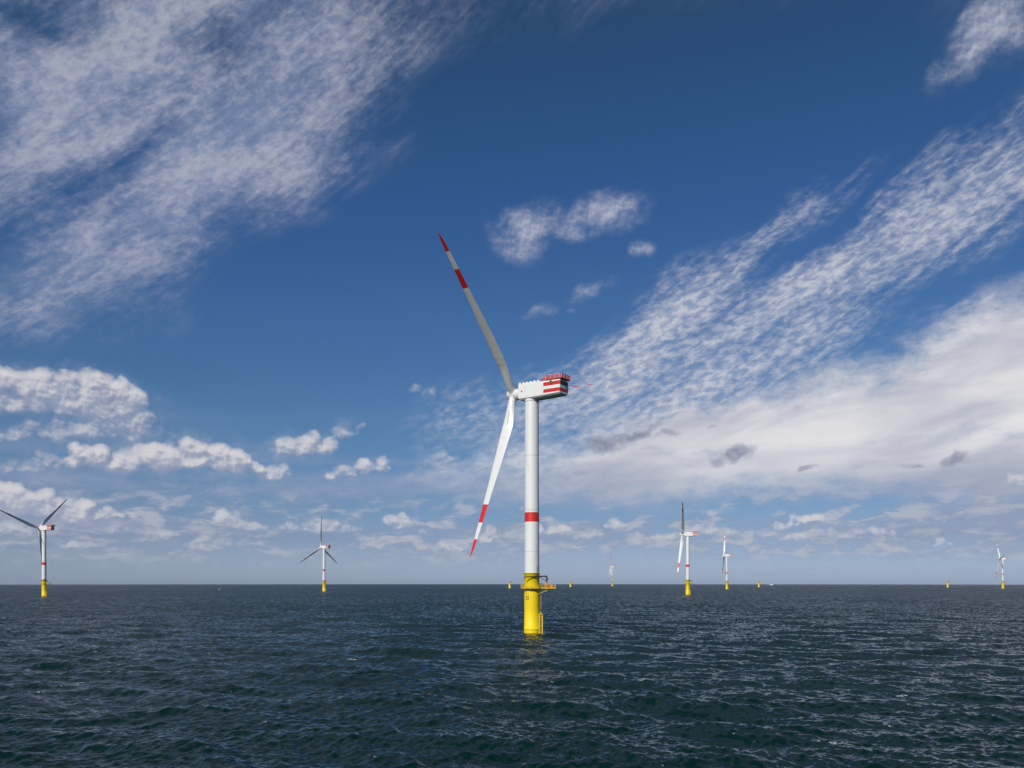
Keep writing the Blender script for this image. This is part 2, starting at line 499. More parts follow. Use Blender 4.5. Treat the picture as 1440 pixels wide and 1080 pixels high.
# whitecaps: a few small broken crests
fm = W.noise(W.mapping(Pw, (3, 9, 0), rad(8), (5.5, 2.6, 1)), 1.0, 2, .5)
ff = W.noise(W.mapping(Pw, (0, 0, 0), 0, (.35, .22, .3)), 1.0, 4, .7)
cell = W.noise(W.mapping(Pw, (70, 20, 0), 0, (60, 60, 1)), 1.0, 2, .5)
foam = W.math('MULTIPLY', W.maprange(W.math('MULTIPLY_ADD', cell, .18, fm), .835, .86), W.maprange(ff, .5, .6))
pile = W.vmath('LENGTH', W.vmath('MULTIPLY', W.vmath('SUBTRACT', Pw, (28 / 3.78, 1200 / 3.78, 0)), (1, 1, 0)))
wash = W.noise(W.mapping(Pw, (5, 5, 0), 0, (1.1, .8, .5)), 1.0, 4, .65)
wash = W.math('MULTIPLY', W.maprange(W.math('MULTIPLY_ADD', W.maprange(pile, 3.0, 5.4, .3, 0.0), 1.0, wash), .70, .78), .55)
foam = W.math('MAXIMUM', foam, wash)
W.put(pb.inputs['Base Color'], W.mix(foam, (.0015, .0155, .0135, 1), (.75, .78, .8, 1)))
mo = sm.node_tree.nodes.new('ShaderNodeOutputMaterial')
sm.node_tree.links.new(pb.outputs[0], mo.inputs[0])
sea_me = sea_mesh()
sea_me.materials.append(sm)
sea = bpy.data.objects.new('sea', sea_me)
sea['kind'] = 'structure'
col.objects.link(sea)
# ------------------------------------------------------------------ materials of the built things
def paint(name, rgb, rough=.4, grime=.06, scale=.25, streaky=True, rust=0.0, coat=0.0):
    m = bpy.data.materials.new(name); m.use_nodes = True
    t = m.node_tree; t.nodes.clear()
    N = NT(t)
    tcn = t.nodes.new('ShaderNodeTexCoord')
    v = tcn.outputs['Object']
    n = N.noise(N.mapping(v, (3, 1, 0), 0, (1, 1, 6.0 if streaky else 1.0)), scale * 3, 6, .6)
    f = N.maprange(n, .35, .75)
    dark = tuple(c * (1 - grime * 3) for c in rgb) + (1,)
    c = N.mix(f, tuple(rgb) + (1,), dark)
    if rust:
        r = N.noise(N.mapping(v, (9, 4, 0), 0, (.5, .5, 3.0)), 1.4, 7, .7)
        c = N.mix(N.math('MULTIPLY', N.maprange(r, .60, .74), rust), c, (.22, .09, .03, 1))
    p = t.nodes.new('ShaderNodeBsdfPrincipled')
    N.put(p.inputs['Base Color'], c)
    N.put(p.inputs['Roughness'], N.maprange(n, .3, .7, rough - .06, rough + .1))
    p.inputs['Coat Weight'].default_value = coat
    o = t.nodes.new('ShaderNodeOutputMaterial')
    t.links.new(p.outputs[0], o.inputs[0])
    return m


M_WHITE = paint('tower_paint', (.74, .745, .73), .38, .035)
M_BLADE = paint('blade_gelcoat', (.72, .725, .71), .32, .03, .08)
M_NAC = paint('nacelle_panel', (.79, .785, .76), .42, .02, .12, False)
M_RED = paint('signal_red', (.62, .022, .02), .42, .05, .3)
M_REDMESH = paint('red_steel', (.70, .075, .065), .5, .08, 1.0)
M_YEL = paint('signal_yellow', (.90, .655, .0), .58, .025, .3, rust=.3)
M_YEL2 = paint('yellow_steelwork', (.84, .56, .02), .45, .05, 1.0, rust=.3)
M_BLACK = paint('black_steel', (.02, .022, .025), .5, .0, 1.0, False)
M_GREY = paint('grey_steel', (.16, .17, .17), .5, .05, 1.0)
M_SEAM = paint('seam_grey', (.42, .43, .43), .5, .05, 1.0)
M_ORANGE = paint('orange_paint', (.70, .20, .02), .45, .06, 1.0)
M_OLIVE = paint('olive_fixture', (.12, .11, .04), .6, .05, 1.0)
M_PALE = paint('pale_tarpaulin', (.62, .42, .32), .6, .06, 1.0)
M_GRATE = paint('deck_grating', (.34, .27, .06), .7, .1, 2.0)
M_WEED = paint('splash_zone', (.50, .33, .02), .55, .15, 1.0, rust=.9)
M_HULL = paint('hull_blue', (.03, .05, .09), .4, .05, 1.0)


class MB:
    """collects shapes and links them as one mesh object"""
    def __init__(self):
        self.v = []; self.f = []; self.m = []; self.s = []; self.mats = []

    def mi(self, mat):
        if mat not in self.mats:
            self.mats.append(mat)
        return self.mats.index(mat)

    def add(self, vs, fs, mat, smooth=False):
        b = len(self.v); k = self.mi(mat)
        self.v += [tuple(x) for x in vs]
        for f in fs:
            self.f.append([b + i for i in f]); self.m.append(k); self.s.append(smooth)

    def box(self, c, size, mat, rot=None, bev=0.0):
        sx, sy, sz = [q / 2 for q in size]
        if bev:
            bm = bmesh.new()
            bmesh.ops.create_cube(bm, size=1.0)
            for v in bm.verts:
                v.co = Vector((v.co.x * size[0], v.co.y * size[1], v.co.z * size[2]))
            bmesh.ops.bevel(bm, geom=bm.edges[:], offset=bev, segments=2, affect='EDGES')
            bm.verts.index_update()
            vs = [v.co.copy() for v in bm.verts]; fs = [[v.index for v in f.verts] for f in bm.faces]
            bm.free()
        else:
            vs = [Vector((x * sx, y * sy, z * sz)) for z in (-1, 1) for y in (-1, 1) for x in (-1, 1)]
            fs = [(0, 2, 3, 1), (4, 5, 7, 6), (0, 1, 5, 4), (1, 3, 7, 5), (3, 2, 6, 7), (2, 0, 4, 6)]
        R = rot.to_3x3() if rot else Matrix.Identity(3)
        self.add([R @ v + Vector(c) for v in vs], fs, mat)

    def tube(self, pts, r, mat, n=8, cap=True, radii=None):
        pts = [Vector(p) for p in pts]
        rings = []
        up = Vector((0, 0, 1))
        for i, p in enumerate(pts):
            d = (pts[min(i + 1, len(pts) - 1)] - pts[max(i - 1, 0)]).normalized()
            a = d.cross(up)
            if a.length < .05:
                a = d.cross(Vector((1, 0, 0)))
            a.normalize(); b = d.cross(a)
            rr = radii[i] if radii else r
            rings.append([p + (a * math.cos(2 * math.pi * k / n) + b * math.sin(2 * math.pi * k / n)) * rr for k in range(n)])
        vs = [v for g in rings for v in g]
        fs = [(i * n + k, i * n + (k + 1) % n, (i + 1) * n + (k + 1) % n, (i + 1) * n + k) for i in range(len(pts) - 1) for k in range(n)]
        self.add(vs, fs, mat, True)
        if cap:
            self.add(rings[0], [list(range(n))[::-1]], mat); self.add(rings[-1], [list(range(n))], mat)

    def lathe(self, prof, mat, n=64, centre=(0, 0), caps=True, mat_of=None, sharp=False):
        """prof: (radius, z) pairs; mat_of(zmid) may choose the material"""
        cx, cy = centre
        vs = [(cx + r * math.cos(2 * math.pi * k / n), cy + r * math.sin(2 * math.pi * k / n), z) for r, z in prof for k in range(n)]
        base = len(self.v)
        self.v += vs
        for i in range(len(prof) - 1):
            mt = mat_of((prof[i][1] + prof[i + 1][1]) / 2) if mat_of else mat
            kk = self.mi(mt)
            for k in range(n):
                self.f.append([base + i * n + k, base + i * n + (k + 1) % n, base + (i + 1) * n + (k + 1) % n, base + (i + 1) * n + k])
                self.m.append(kk); self.s.append(abs(prof[i][0] - prof[i + 1][0]) < .35 * abs(prof[i][1] - prof[i + 1][1]))
        if caps:
            self.add(vs[:n], [list(range(n))[::-1]], mat_of(prof[0][1]) if mat_of else mat)
            self.add(vs[-n:], [list(range(n))], mat_of(prof[-1][1]) if mat_of else mat)

    def build(self, name, parent=None, loc=(0, 0, 0), rot=None):
        me = bpy.data.meshes.new(name)
        me.from_pydata(self.v, [], self.f)
        for m in self.mats:
            me.materials.append(m)
        me.polygons.foreach_set('material_index', self.m)
        me.polygons.foreach_set('use_smooth', self.s)
        bm = bmesh.new(); bm.from_mesh(me)
        bmesh.ops.recalc_face_normals(bm, faces=bm.faces[:])
        bm.to_mesh(me); bm.free()
        me.update()
        o = bpy.data.objects.new(name, me)
        col.objects.link(o)
        o.parent = parent
        o.location = loc
        if rot is not None:
            o.rotation_euler = rot
        return o


def thing(name, label, cat, loc, group=None):
    o = bpy.data.objects.new(name, None)
    o.empty_display_size = 2
    o.location = loc
    o['label'] = label; o['category'] = cat
    if group:
        o['group'] = group
    col.objects.link(o)
    return o


R_TP = 2.84
TP_TOP = 22.6
TOWER_TOP = 86.75
HUB_Z = 89.3
TILT = rad(4.2)
OVERHANG = 8.18


def railing(mb, pts, z, mat, h=1.12, closed=False, step=1.3, r=.04):
    pts = [Vector((p[0], p[1], z)) for p in pts]
    if closed:
        pts.append(pts[0])
    for hh in (h, h * .55):
        mb.tube([p + Vector((0, 0, hh)) for p in pts], r, mat, 6)
    mb.tube([p + Vector((0, 0, .08)) for p in pts], .06, mat, 4)
    for a, b in zip(pts[:-1], pts[1:]):
        k = max(1, round((b - a).length / step))
        for i in range(k):
            p = a.lerp(b, i / k)
            mb.tube([p, p + Vector((0, 0, h))], r, mat, 6)


STROKES = {'N': [((0, 0), (0, 1)), ((0, 1), (.62, 0)), ((.62, 0), (.62, 1))],
           '0': [((0, 0), (0, 1)), ((0, 1), (.58, 1)), ((.58, 1), (.58, 0)), ((.58, 0), (0, 0))],
           '3': [((0, 1), (.58, 1)), ((.58, 1), (.58, 0)), ((.58, 0), (0, 0)), ((.08, .5), (.58, .5))]}


def marking(mb, text, ang0, z, h, mat, sx=1.0, gap=.36):
    """letters laid round the yellow cylinder"""
    rr = R_TP + .035
    x = 0
    for ch in text:
        for (a, b) in STROKES[ch]:
            P0 = Vector(((a[0] * sx + x) * h, a[1] * h)); P1 = Vector(((b[0] * sx + x) * h, b[1] * h))
            d = (P1 - P0).normalized(); q = Vector((-d.y, d.x)) * .075 * h
            P0 = P0 - d * .07 * h; P1 = P1 + d * .07 * h
            vs = []
            for p in (P0 - q, P1 - q, P1 + q, P0 + q):
                t = ang0 + p.x / rr
                for ro in (rr - .02, rr):
                    vs.append((ro * math.cos(t), ro * math.sin(t), z + p.y))
            mb.add(vs, [(1, 3, 5, 7), (0, 6, 4, 2), (0, 2, 3, 1), (2, 4, 5, 3), (4, 6, 7, 5), (6, 0, 1, 7)], mat)
        x += .6 * sx + gap


def foundation_parts(root):
    """yellow transition piece with its ring platform, crane and boat landing"""
    prof = [(R_TP + .12, -6), (R_TP + .12, -.2), (R_TP + .12, .42), (R_TP + .12, .43), (R_TP + .1, 1.45), (R_TP + .1, 1.46), (R_TP + .17, 1.5), (R_TP + .17, 1.72), (R_TP + .08, 1.76), (R_TP + .06, 2.9), (R_TP, 2.95),
            (R_TP, 9), (R_TP, 16.2), (R_TP, TP_TOP - .7), (R_TP + .03, TP_TOP - .68), (R_TP + .03, TP_TOP - .2), (R_TP + .12, TP_TOP - .18), (R_TP + .12, TP_TOP)]
    b = MB(); b.lathe(prof, M_YEL, 72, mat_of=lambda z: M_WEED if (z < .32 or 1.5 < z < 1.72) else M_YEL)
    tp = b.build('transition_piece', root)
    b = MB()
    marking(b, 'N', rad(219), 14.4, .88, M_BLACK, 1.9)
    marking(b, '03', rad(219), 12.75, 1.12, M_BLACK, .75, .2)
    b.build('marking', tp)
    # ring deck and laydown area
    zt = 17.1
    ro = 4.05
    ring = [(ro * math.cos(t), ro * math.sin(t)) for t in [rad(a) for a in range(28, 333, 8)]]
    lay = [(ro * math.cos(rad(332)), -2.3), (8.7, -2.3), (8.7, 2.6), (ro * math.cos(rad(28)), 2.6)]
    outline = ring + lay
    b = MB()
    n = len(outline)
    vs = [(x, y, zt) for x, y in outline] + [(x, y, zt - .16) for x, y in outline]
    b.add(vs, [list(range(n)), list(range(2 * n - 1, n - 1, -1))] + [(i, i + n, (i + 1) % n + n, (i + 1) % n) for i in range(n)], M_GRATE)
    for i in range(n):                          # edge beam
        p, q = outline[i], outline[(i + 1) % n]
        b.tube([(p[0], p[1], zt - .22), (q[0], q[1], zt - .22)], .15, M_YEL2, 6)
    for a in range(20, 380, 40):                 # brackets down to the cylinder
        t = rad(a); c, s = math.cos(t), math.sin(t)
        b.tube([(ro * c, ro * s, zt - .3), (R_TP * c * .98, R_TP * s * .98, zt - 1.5)], .09, M_YEL2, 6)
        b.tube([(ro * c, ro * s, zt - .3), (R_TP * c * .98, R_TP * s * .98, zt - .3)], .1, M_YEL2, 6)
    for yy in (-1.6, 0, 1.9):
        b.tube([(2.4, yy, zt - .36), (8.6, yy, zt - .36)], .12, M_YEL2, 6)
        b.tube([(2.4, yy, zt - 2.3), (7.0, yy, zt - .4)], .1, M_YEL2, 6)
    plat = b.build('platform', root)
    b = MB(); railing(b, outline, zt, M_YEL2, closed=True, r=.05)
    b.build('railing', plat)
    b = MB()
    b.box((6.6, .3, zt + .62), (1.5, 1.9, 1.2), M_ORANGE, bev=.05)
    b.box((6.6, .3, zt + 1.26), (1.6, 2.0, .06), M_PALE)
    b.build('equipment_box', plat)
    b = MB()
    b.box((7.55, -1.1, zt + .5), (.7, 1.0, .95), M_PALE, bev=.05); b.box((7.55, -1.62, zt + .5), (.5, .05, .6), M_ORANGE)
    b.build('equipment_box', plat)
    b = MB()
    b.box((3.6, 1.4, zt + .8), (.7, .7, 1.5), M_GREY, bev=.04); b.box((3.6, 1.03, zt + .9), (.5, .04, .9), M_YEL2)
    b.build('control_cabinet', plat)
    # davit crane: black mast at the right, boom laid in front of the tower
    b = MB()
    cx, cy = 5.45, -1.85
    b.lathe([(.34, zt), (.34, zt + 1.5), (.27, zt + 1.55), (.27, zt + 2.0)], M_ORANGE, 16, (cx, cy))
    b.lathe([(.26, zt + 1.7), (.25, zt + 3.9), (.20, zt + 4.3)], M_BLACK, 16, (cx, cy))
    b.box((cx + .1, cy, zt + 3.35), (.75, .6, .8), M_BLACK, bev=.05)
    crane = b.build('davit_crane', root)
    b = MB()
    top = Vector((cx, cy, zt + 4.25)); end = Vector((-3.0, -4.3, zt + 3.95))
    b.tube([top, top.lerp(end, .5), end], .16, M_BLACK, 8, radii=[.25, .22, .17])
    b.tube([(cx, cy, zt + 2.35), top.lerp(end, .35) + Vector((0, 0, -.1))], .1, M_BLACK, 8)
    b.tube([end, end + Vector((0, 0, -.75))], .035, M_BLACK, 6)
    b.box(end + Vector((0, 0, -.85)), (.16, .16, .28), M_BLACK)
    b.build('boom', crane)
    # boat landing: two fender tubes, stubs, ladder and rest platform
    b = MB()
    a0 = Vector((2.72, -1.75, 0)); a1 = Vector((3.85, -1.35, 0))
    for p in (a0, a1):
        b.tube([p + Vector((0, 0, -5)), p + Vector((0, 0, 6.7)), p + Vector((-.25, .35, 7.25)), p + Vector((-.7, .9, 7.45))], .17, M_YEL2, 12)
        for zz in (.35, 2.9, 5.1, 6.4):
            b.tube([p + Vector((0, 0, zz)), Vector((p.x * .78 - .3, -.9 if p is a0 else -.5, zz))], .12, M_YEL2, 8)
    b.box((3.3, -1.1, 7.2), (1.5, 1.5, .1), M_YEL2)
    land = b.build('boat_landing', root)
    b = MB()
    for sgn in (-.22, .22):
        q = (a0 + a1) / 2 + (a1 - a0).normalized() * sgn + Vector((0, .2, 0))
        b.tube([q + Vector((0, 0, -3)), q + Vector((0, 0, 8.3))], .045, M_YEL2, 6)
    for i in range(34):
        zz = -2 + i * .3
        q = (a0 + a1) / 2 + Vector((0, .2, zz)); dd = (a1 - a0).normalized() * .22
        b.tube([q - dd, q + dd], .028, M_YEL2, 5)
    b.build('ladder', land)
    b = MB()
    u0 = Vector((3.05, -.35, 7.2))
    for sgn in (-.25, .25):
        b.tube([u0 + Vector((0, sgn, 0)), u0 + Vector((0, sgn, 9.9))], .045, M_YEL2, 6)
    for i in range(32):
        b.tube([u0 + Vector((0, -.25, .2 + i * .3)), u0 + Vector((0, .25, .2 + i * .3))], .025, M_YEL2, 5)
    for i in range(8):                           # safety cage hoops
        zz = 2.0 + i * .95
        b.tube([u0 + Vector((.42 * math.sin(t), .36 * math.cos(t), zz)) for t in [rad(k) for k in range(0, 181, 30)]], .03, M_YEL2, 5)
    for yy in (-.3, 0, .3):
        b.tube([u0 + Vector((.4 - abs(yy) * .3, yy, 2.0)), u0 + Vector((.4 - abs(yy) * .3, yy, 8.65))], .022, M_YEL2, 5)
    b.build('ladder', plat)
    return tp


def airfoil(n=28):
    pts = []
    for k in range(n):
        t = 2 * math.pi * k / n
        x = .5 + .5 * math.cos(t)
        yt = 5 * .2 * (.2969 * math.sqrt(x) - .126 * x - .3516 * x * x + .2843 * x ** 3 - .1036 * x ** 4) / .2
        pts.append((x, (yt if t < math.pi else -yt)))
    return pts


L_BLADE = 64.6


def blade_mesh(PITCH=97.0, PSGN=1.0):
    """along +Y from the hub centre; -X points upwind"""
    b = MB()
    n = 28
    af = airfoil(n)
    st = sorted(set([1.7, 2.3, 3.0, 4.0, 5.5, 7, 8.5, 10, 12, 13.6, 13.61, 13.89, 13.9, 14, 16, 16.3, 16.31, 16.59, 16.6, 18, 20, 24, 28, 32, 36, 40, 43.9, 47, 51.0, 54, 57.5, 59.5, 61.3, 62.6, 63.6, 64.2, 64.5]))
    ch = np.interp(st, [0, 3, 5.5, 8.5, 12, 15, 20, 28, 36, 44, 51, 57.5, 61.3, 63.2, 64.2, 64.6], [3.0, 3.0, 3.2, 3.75, 4.3, 4.45, 4.2, 3.65, 3.0, 2.45, 2.0, 1.6, 1.2, .75, .35, .1])
    tk = np.interp(st, [0, 3, 6, 10, 15, 22, 35, 64.6], [1.0, 1.0, .80, .50, .34, .26, .2, .15])
    bl = np.interp(st, [0, 3, 8, 12, 64.6], [0, 0, .75, 1, 1])       # circle -> airfoil
    tw = np.interp(st, [0, 6, 15, 25, 40, 64.6], [13, 13, 10, 6, 3, -1])
    rings = []
    for i, r in enumerate(st):
        pit = rad(PITCH - tw[i] * PSGN)
        pre = -2.85 * (r / L_BLADE) ** 1.3
        ring = []
        for k in range(n):
            t = 2 * math.pi * k / n
            ax, ay = af[k]
            x = (ax - .32) * ch[i]; y = ay * ch[i] * tk[i] * .5
            cx_, cy_ = .5 * math.cos(t) * ch[i], .5 * math.sin(t) * ch[i]
            q = x * bl[i] + cx_ * (1 - bl[i]); w = y * bl[i] + cy_ * (1 - bl[i])
            # chord: q runs to the trailing edge.  rotor plane is Z; feathering turns the trailing edge to +X
            if r in (13.61, 13.89, 16.31, 16.59):      # raised collars
                w *= 1.004
            X_ = q * math.sin(pit) + w * math.cos(pit)
            Z_ = q * math.cos(pit) - w * math.sin(pit)
            ring.append((X_ + pre, r, Z_))
        rings.append(ring)
    b.v = [v for g in rings for v in g]
    kw, kr, kl = b.mi(M_BLADE), b.mi(M_RED), b.mi(M_NAC)
    for i in range(len(st) - 1):
        mid = (st[i] + st[i + 1]) / 2
        kk = kr if (43.9 < mid < 51.0 or mid > 57.5) else (kl if (13.6 < mid < 13.9 or 16.3 < mid < 16.6) else kw)
        for k in range(n):
            b.f.append([i * n + k, i * n + (k + 1) % n, (i + 1) * n + (k + 1) % n, (i + 1) * n + k]); b.m.append(kk); b.s.append(True)
    # dark slot line of the root panel, on both faces
    for kk in (7,):
        vs = []
        for i, r in enumerate(st):
            if 6.9 < r < 13.0:
                p = Vector(rings[i][kk]); q = Vector(rings[i][kk + 1]); c = (Vector(rings[i][kk]) + Vector(rings[i][(kk + 14) % n])) / 2
                out_ = (p - c).normalized() * .03; d = (q - p).normalized() * .16
                vs += [p + out_, p + out_ + d, p - out_ * 2 + d, p - out_ * 2]
        m_ = len(vs) // 4
        b.add(vs, [(i * 4 + k, i * 4 + (k + 1) % 4, i * 4 + 4 + (k + 1) % 4, i * 4 + 4 + k) for i in range(m_ - 1) for k in range(4)] + [(0, 1, 2, 3), tuple(m_ * 4 - 4 + k for k in (3, 2, 1, 0))], M_GREY)
    b.f.append(list(range(n))[::-1]); b.m.append(kw); b.s.append(False)
    b.f.append([(len(st) - 1) * n + k for k in range(n)]); b.m.append(kr); b.s.append(False)
    return b




def nacelle_parts(root, yaw):
    """local -X points upwind to the rotor, origin on the tower axis at the tower top"""
    z0 = TOWER_TOP
    nac_rot = (0, 0, -yaw)
    b = MB()
    w = 3.0
    # stations along x: (x, half width, z bottom, z top)
    stn = [(-4.35, 2.75, .45, 5.75), (-3.9, 2.95, .15, 6.02), (-2.0, w, .1, 6.0), (4.0, w, .15, 5.85), (7.0, w, .2, 5.78), (13.2, w, .38, 5.62), (13.7, w, .42, 5.6), (14.05, 2.75, .75, 5.5)]
    zs_rel = [0, .10, None]
    bands = [3.78, 5.2, 1.3, 2.7]      # red stripe limits
    rows = []
    for (x, hw, zb, ztp) in stn:
        lv = [(zb, hw - .55), (zb + .5, hw), (1.3, hw), (2.62, hw), (3.75, hw), (5.12, hw), (ztp - .18, hw), (ztp, hw - .22)]
        if zb + .5 > 1.28:
            lv[1] = (1.26, hw)
        rows.append([(x, -yy, zz) for zz, yy in lv] + [(x, yy, zz) for zz, yy in lv[::-1]])
    n = len(rows[0])
    vs = [v for r in rows for v in r]
    b.v = vs
    kw, kr, ks = b.mi(M_NAC), b.mi(M_RED), b.mi(M_SEAM)
    for i in range(len(rows) - 1):
        for k in range(n):
            k2 = (k + 1) % n
            seg = k if k < n // 2 else n - 2 - k
            red = stn[i][0] >= 6.9 and seg in (2, 4)
            b.f.append([i * n + k, i * n + k2, (i + 1) * n + k2, (i + 1) * n + k]); b.m.append(kr if red else kw); b.s.append(False)
    # end faces by level strips
    for i0, flip in ((0, False), (len(rows) - 1, True)):
        for k in range(n // 2 - 1):
            q = [i0 * n + k, i0 * n + k + 1, i0 * n + n - 2 - k, i0 * n + n - 1 - k]
            b.f.append(q); b.m.append(kr if (flip and k in (2, 4)) else kw); b.s.append(False)
    for xx in (-1.0, 2.6, 6.2):                    # panel joints
        for sy in (-1, 1):
            b.box((xx, sy * (w + .002), 2.9), (.045, .02, 4.4), M_SEAM)
    for sy in (-1, 1):
        b.box((1.2, sy * (w + .004), 1.28), (10.5, .02, .04), M_SEAM)
    # yaw skirt under the front
    b.lathe([(2.72, -.55), (2.72, .3)], M_WHITE, 40)
    nac = b.build('nacelle', root, (0, 0, z0), nac_rot)
    bev = nac.modifiers.new('bevel', 'BEVEL'); bev.width = .06; bev.segments = 2; bev.limit_method = 'ANGLE'; bev.angle_limit = rad(35)
    # roof cooler fins / posts along the near and far roof edges
    b = MB()
    for sy in (-1, 1):
        for k in range(6):
            b.box((-3.6 + k * 1.62, sy * 2.62, 6.18), (1.0, .22, .62), M_NAC, bev=.04)
    b.box((-.2, 0, 6.2), (6.4, 3.4, .35), M_NAC, bev=.08)
    b.build('roof_vent', nac)
    b = MB(); b.tube([(4.8, -2.3, 5.7), (4.8, -2.3, 9.0)], .06, M_SEAM, 8); b.tube([(4.5, -2.3, 8.4), (5.1, -2.3, 8.4)], .035, M_SEAM, 6); b.box((5.1, -2.3, 8.55), (.14, .14, .3), M_SEAM)
    b.build('weather_mast', nac)
    b = MB(); b.lathe([(.2, 5.7), (.2, 6.4), (.28, 6.42), (.26, 6.85), (.12, 7.0)], M_REDMESH, 14, (6.0, -2.0)); b.build('warning_light', nac)
    # helicopter hoist platform with red mesh screens
    b = MB()
    x0, x1, yw = 6.9, 14.9, 3.15
    b.box(((x0 + x1) / 2 + .4, 0, 6.02), (x1 - x0 - .8, 2 * yw, .18), M_REDMESH)
    b.box((x1 - .6, 0, 5.86), (.9, 2 * yw - .3, .12), M_ORANGE)
    for xx in (8, 10, 12, 13.6):
        for sy in (-1, 1):
            b.box((xx, sy * 2.3, 5.82), (.2, .3, .3), M_REDMESH)
    hoist = b.build('hoist_platform', nac)
    b = MB()
    pl = [(x0 + 1.4, -yw), (x1, -yw), (x1, yw), (x0 + 1.4, yw)]
    zt = 6.12; h = 1.34
    for (p, q) in zip(pl, pl[1:] + pl[:1]):
        P0, P1 = Vector((p[0], p[1], zt)), Vector((q[0], q[1], zt))
        L = (P1 - P0).length
        nseg = round(L / .95)
        d = (P1 - P0) / nseg; ang = math.atan2(d.y, d.x)
        for i in range(nseg):
            c = P0 + d * (i + .5)
            for q in range(6):
                b.box(c + Vector((0, 0, .16 + q * .21)), (d.length * .9, .035, .125), M_REDMESH, Matrix.Rotation(ang, 3, 'Z'))
            b.tube([P0 + d * i, P0 + d * i + Vector((0, 0, h))], .06, M_NAC if i % 2 == 0 else M_REDMESH, 6)
        b.tube([P0 + Vector((0, 0, h)), P1 + Vector((0, 0, h))], .06, M_REDMESH, 6)
    # white caps on the near rail
    for i in range(4):
        b.box((9.6 + i * 1.25, -yw, zt + h + .1), (.8, .16, .14), M_NAC)
    # step at the front
    for sy in (-1, 1):
        b.box((x0 + .6, sy * 2.6, 6.35), (1.3, .06, .75), M_REDMESH); b.tube([(x0, sy * 2.6, 6.75), (x0 + 1.4, sy * 2.6, 6.85)], .05, M_REDMESH, 6)
    b.build('railing', hoist)
    b = MB()
    b.box((13.4, 1.2, 6.9), (1.6, 1.5, 1.4), M_ORANGE, bev=.08)
    b.tube([(13.4, .6, 6.9), (13.4, -1.2, 7.4), (14.3, -1.2, 7.75)], .14, M_ORANGE, 8)
    b.build('service_crane', hoist)
    b = MB()
    b.tube([(10.3, -w - .01, 5.0), (10.3, -w - .22, 5.0)], .55, M_OLIVE, 18); b.box((10.3, -w - .1, 4.55), (1.05, .18, .8), M_OLIVE, bev=.03)  # fixture and its shadow built together as one dark olive shape
    b.build('side_fixture', nac)
    b = MB(); b.tube([(-2.6, -w + .01, 3.2), (-2.6, -w - .05, 3.2)], .27, M_BLACK, 16); b.build('porthole', nac)
    b = MB()
    b.box((14.08, -.1, 4.4), (.12, 4.6, 1.0), M_BLACK)  # louvre strip, its black also painting the hoist platform's shadow on the stripe
    b.build('rear_louvre_shade', nac)
    b = MB(); b.box((14.3, 2.2, 3.3), (.5, .7, .12), M_GREY); b.box((14.3, 2.2, 3.1), (.1, .1, .35), M_GREY); b.build('rear_light', nac)
    return nac


def rotor_parts(root, yaw, phi):
    a = Vector((-math.cos(yaw) * math.cos(TILT), math.sin(yaw) * math.cos(TILT), math.sin(TILT)))
    hub_loc = Vector((0, 0, HUB_Z)) + a * OVERHANG
    M = Matrix.Rotation(-yaw, 3, 'Z') @ Matrix.Rotation(TILT, 3, 'Y') @ Matrix.Rotation(phi, 3, 'X')
    b = MB()
    # spinner: nose to -X, built by turning a lathe onto the X axis
    prof = [(-3.35, .02), (-3.3, .45), (-2.95, .85), (-2.6, 1.35), (-2.1, 1.75), (-1.4, 2.0), (-.5, 2.1), (.6, 2.12), (2.2, 2.12), (3.3, 2.15), (3.9, 2.2), (4.15, 2.15), (4.2, 1.6)]
    nn = 48
    vs = [(x, r * math.cos(2 * math.pi * k / nn), r * math.sin(2 * math.pi * k / nn)) for x, r in prof for k in range(nn)]
    fs = [(i * nn + k, i * nn + (k + 1) % nn, (i + 1) * nn + (k + 1) % nn, (i + 1) * nn + k) for i in range(len(prof) - 1) for k in range(nn)]
    b.add(vs, fs, M_WHITE, True)
    for k in range(3):                              # blade sockets
        t = 2 * math.pi * k / 3
        d = Vector((0, math.cos(t), math.sin(t)))
        b.tube([d * .9, d * 1.9, d * 2.28], 1.52, M_WHITE, 32, radii=[1.62, 1.58, 1.5])
        b.tube([d * 2.28, d * 2.42], 1.4, M_SEAM, 32)
    hub = b.build('rotor_hub', root, hub_loc)
    hub.rotation_euler = M.to_euler()
    for k in range(3):
        if 'blade' not in PROTO:
            PROTO['blade'] = blade_mesh().build('blade', hub)
            o = PROTO['blade']
        else:
            o = PROTO['blade'].copy(); col.objects.link(o); o.parent = hub
        o.rotation_euler = (k * 2 * math.pi / 3, 0, 0)
    return hub


PROTO = {}


def tower_part(root):
    b = MB()
    prof = []
    z1, z2 = TP_TOP + .01, TOWER_TOP
    rz = lambda z: 2.76 + (2.56 - 2.76) * (z - z1) / (z2 - z1)
    cuts = sorted([z1, 23.0, 41.5, 45.0, 64.0, z2 - .5, z2])
    seams = (30.5, 45.9, 66.0)
    pr = []
    for i in range(len(cuts) - 1):
        pr.append((rz(cuts[i]), cuts[i])); pr.append((rz(cuts[i + 1]) + 1e-4, cuts[i + 1] - 1e-3))
    pr = [p for p in pr]
    b.lathe(pr, M_WHITE, 72, mat_of=lambda z: M_RED if 41.5 < z < 45.0 else M_WHITE)
    for s in seams:
        b.lathe([(rz(s) + .025, s), (rz(s) + .025, s + .1)], M_SEAM, 72, caps=False)
    t = b.build('tower', root)
    b = MB()
    b.box((2.0, -1.95, TP_TOP + 1.4), (.9, .12, 2.1), M_SEAM, Matrix.Rotation(rad(45), 3, 'Z'), bev=.04)
    b.build('door', t)
    return t


def place(px, d):
    return Vector(((px - 720) / F * d, d, -d * d / 2 / EARTH))


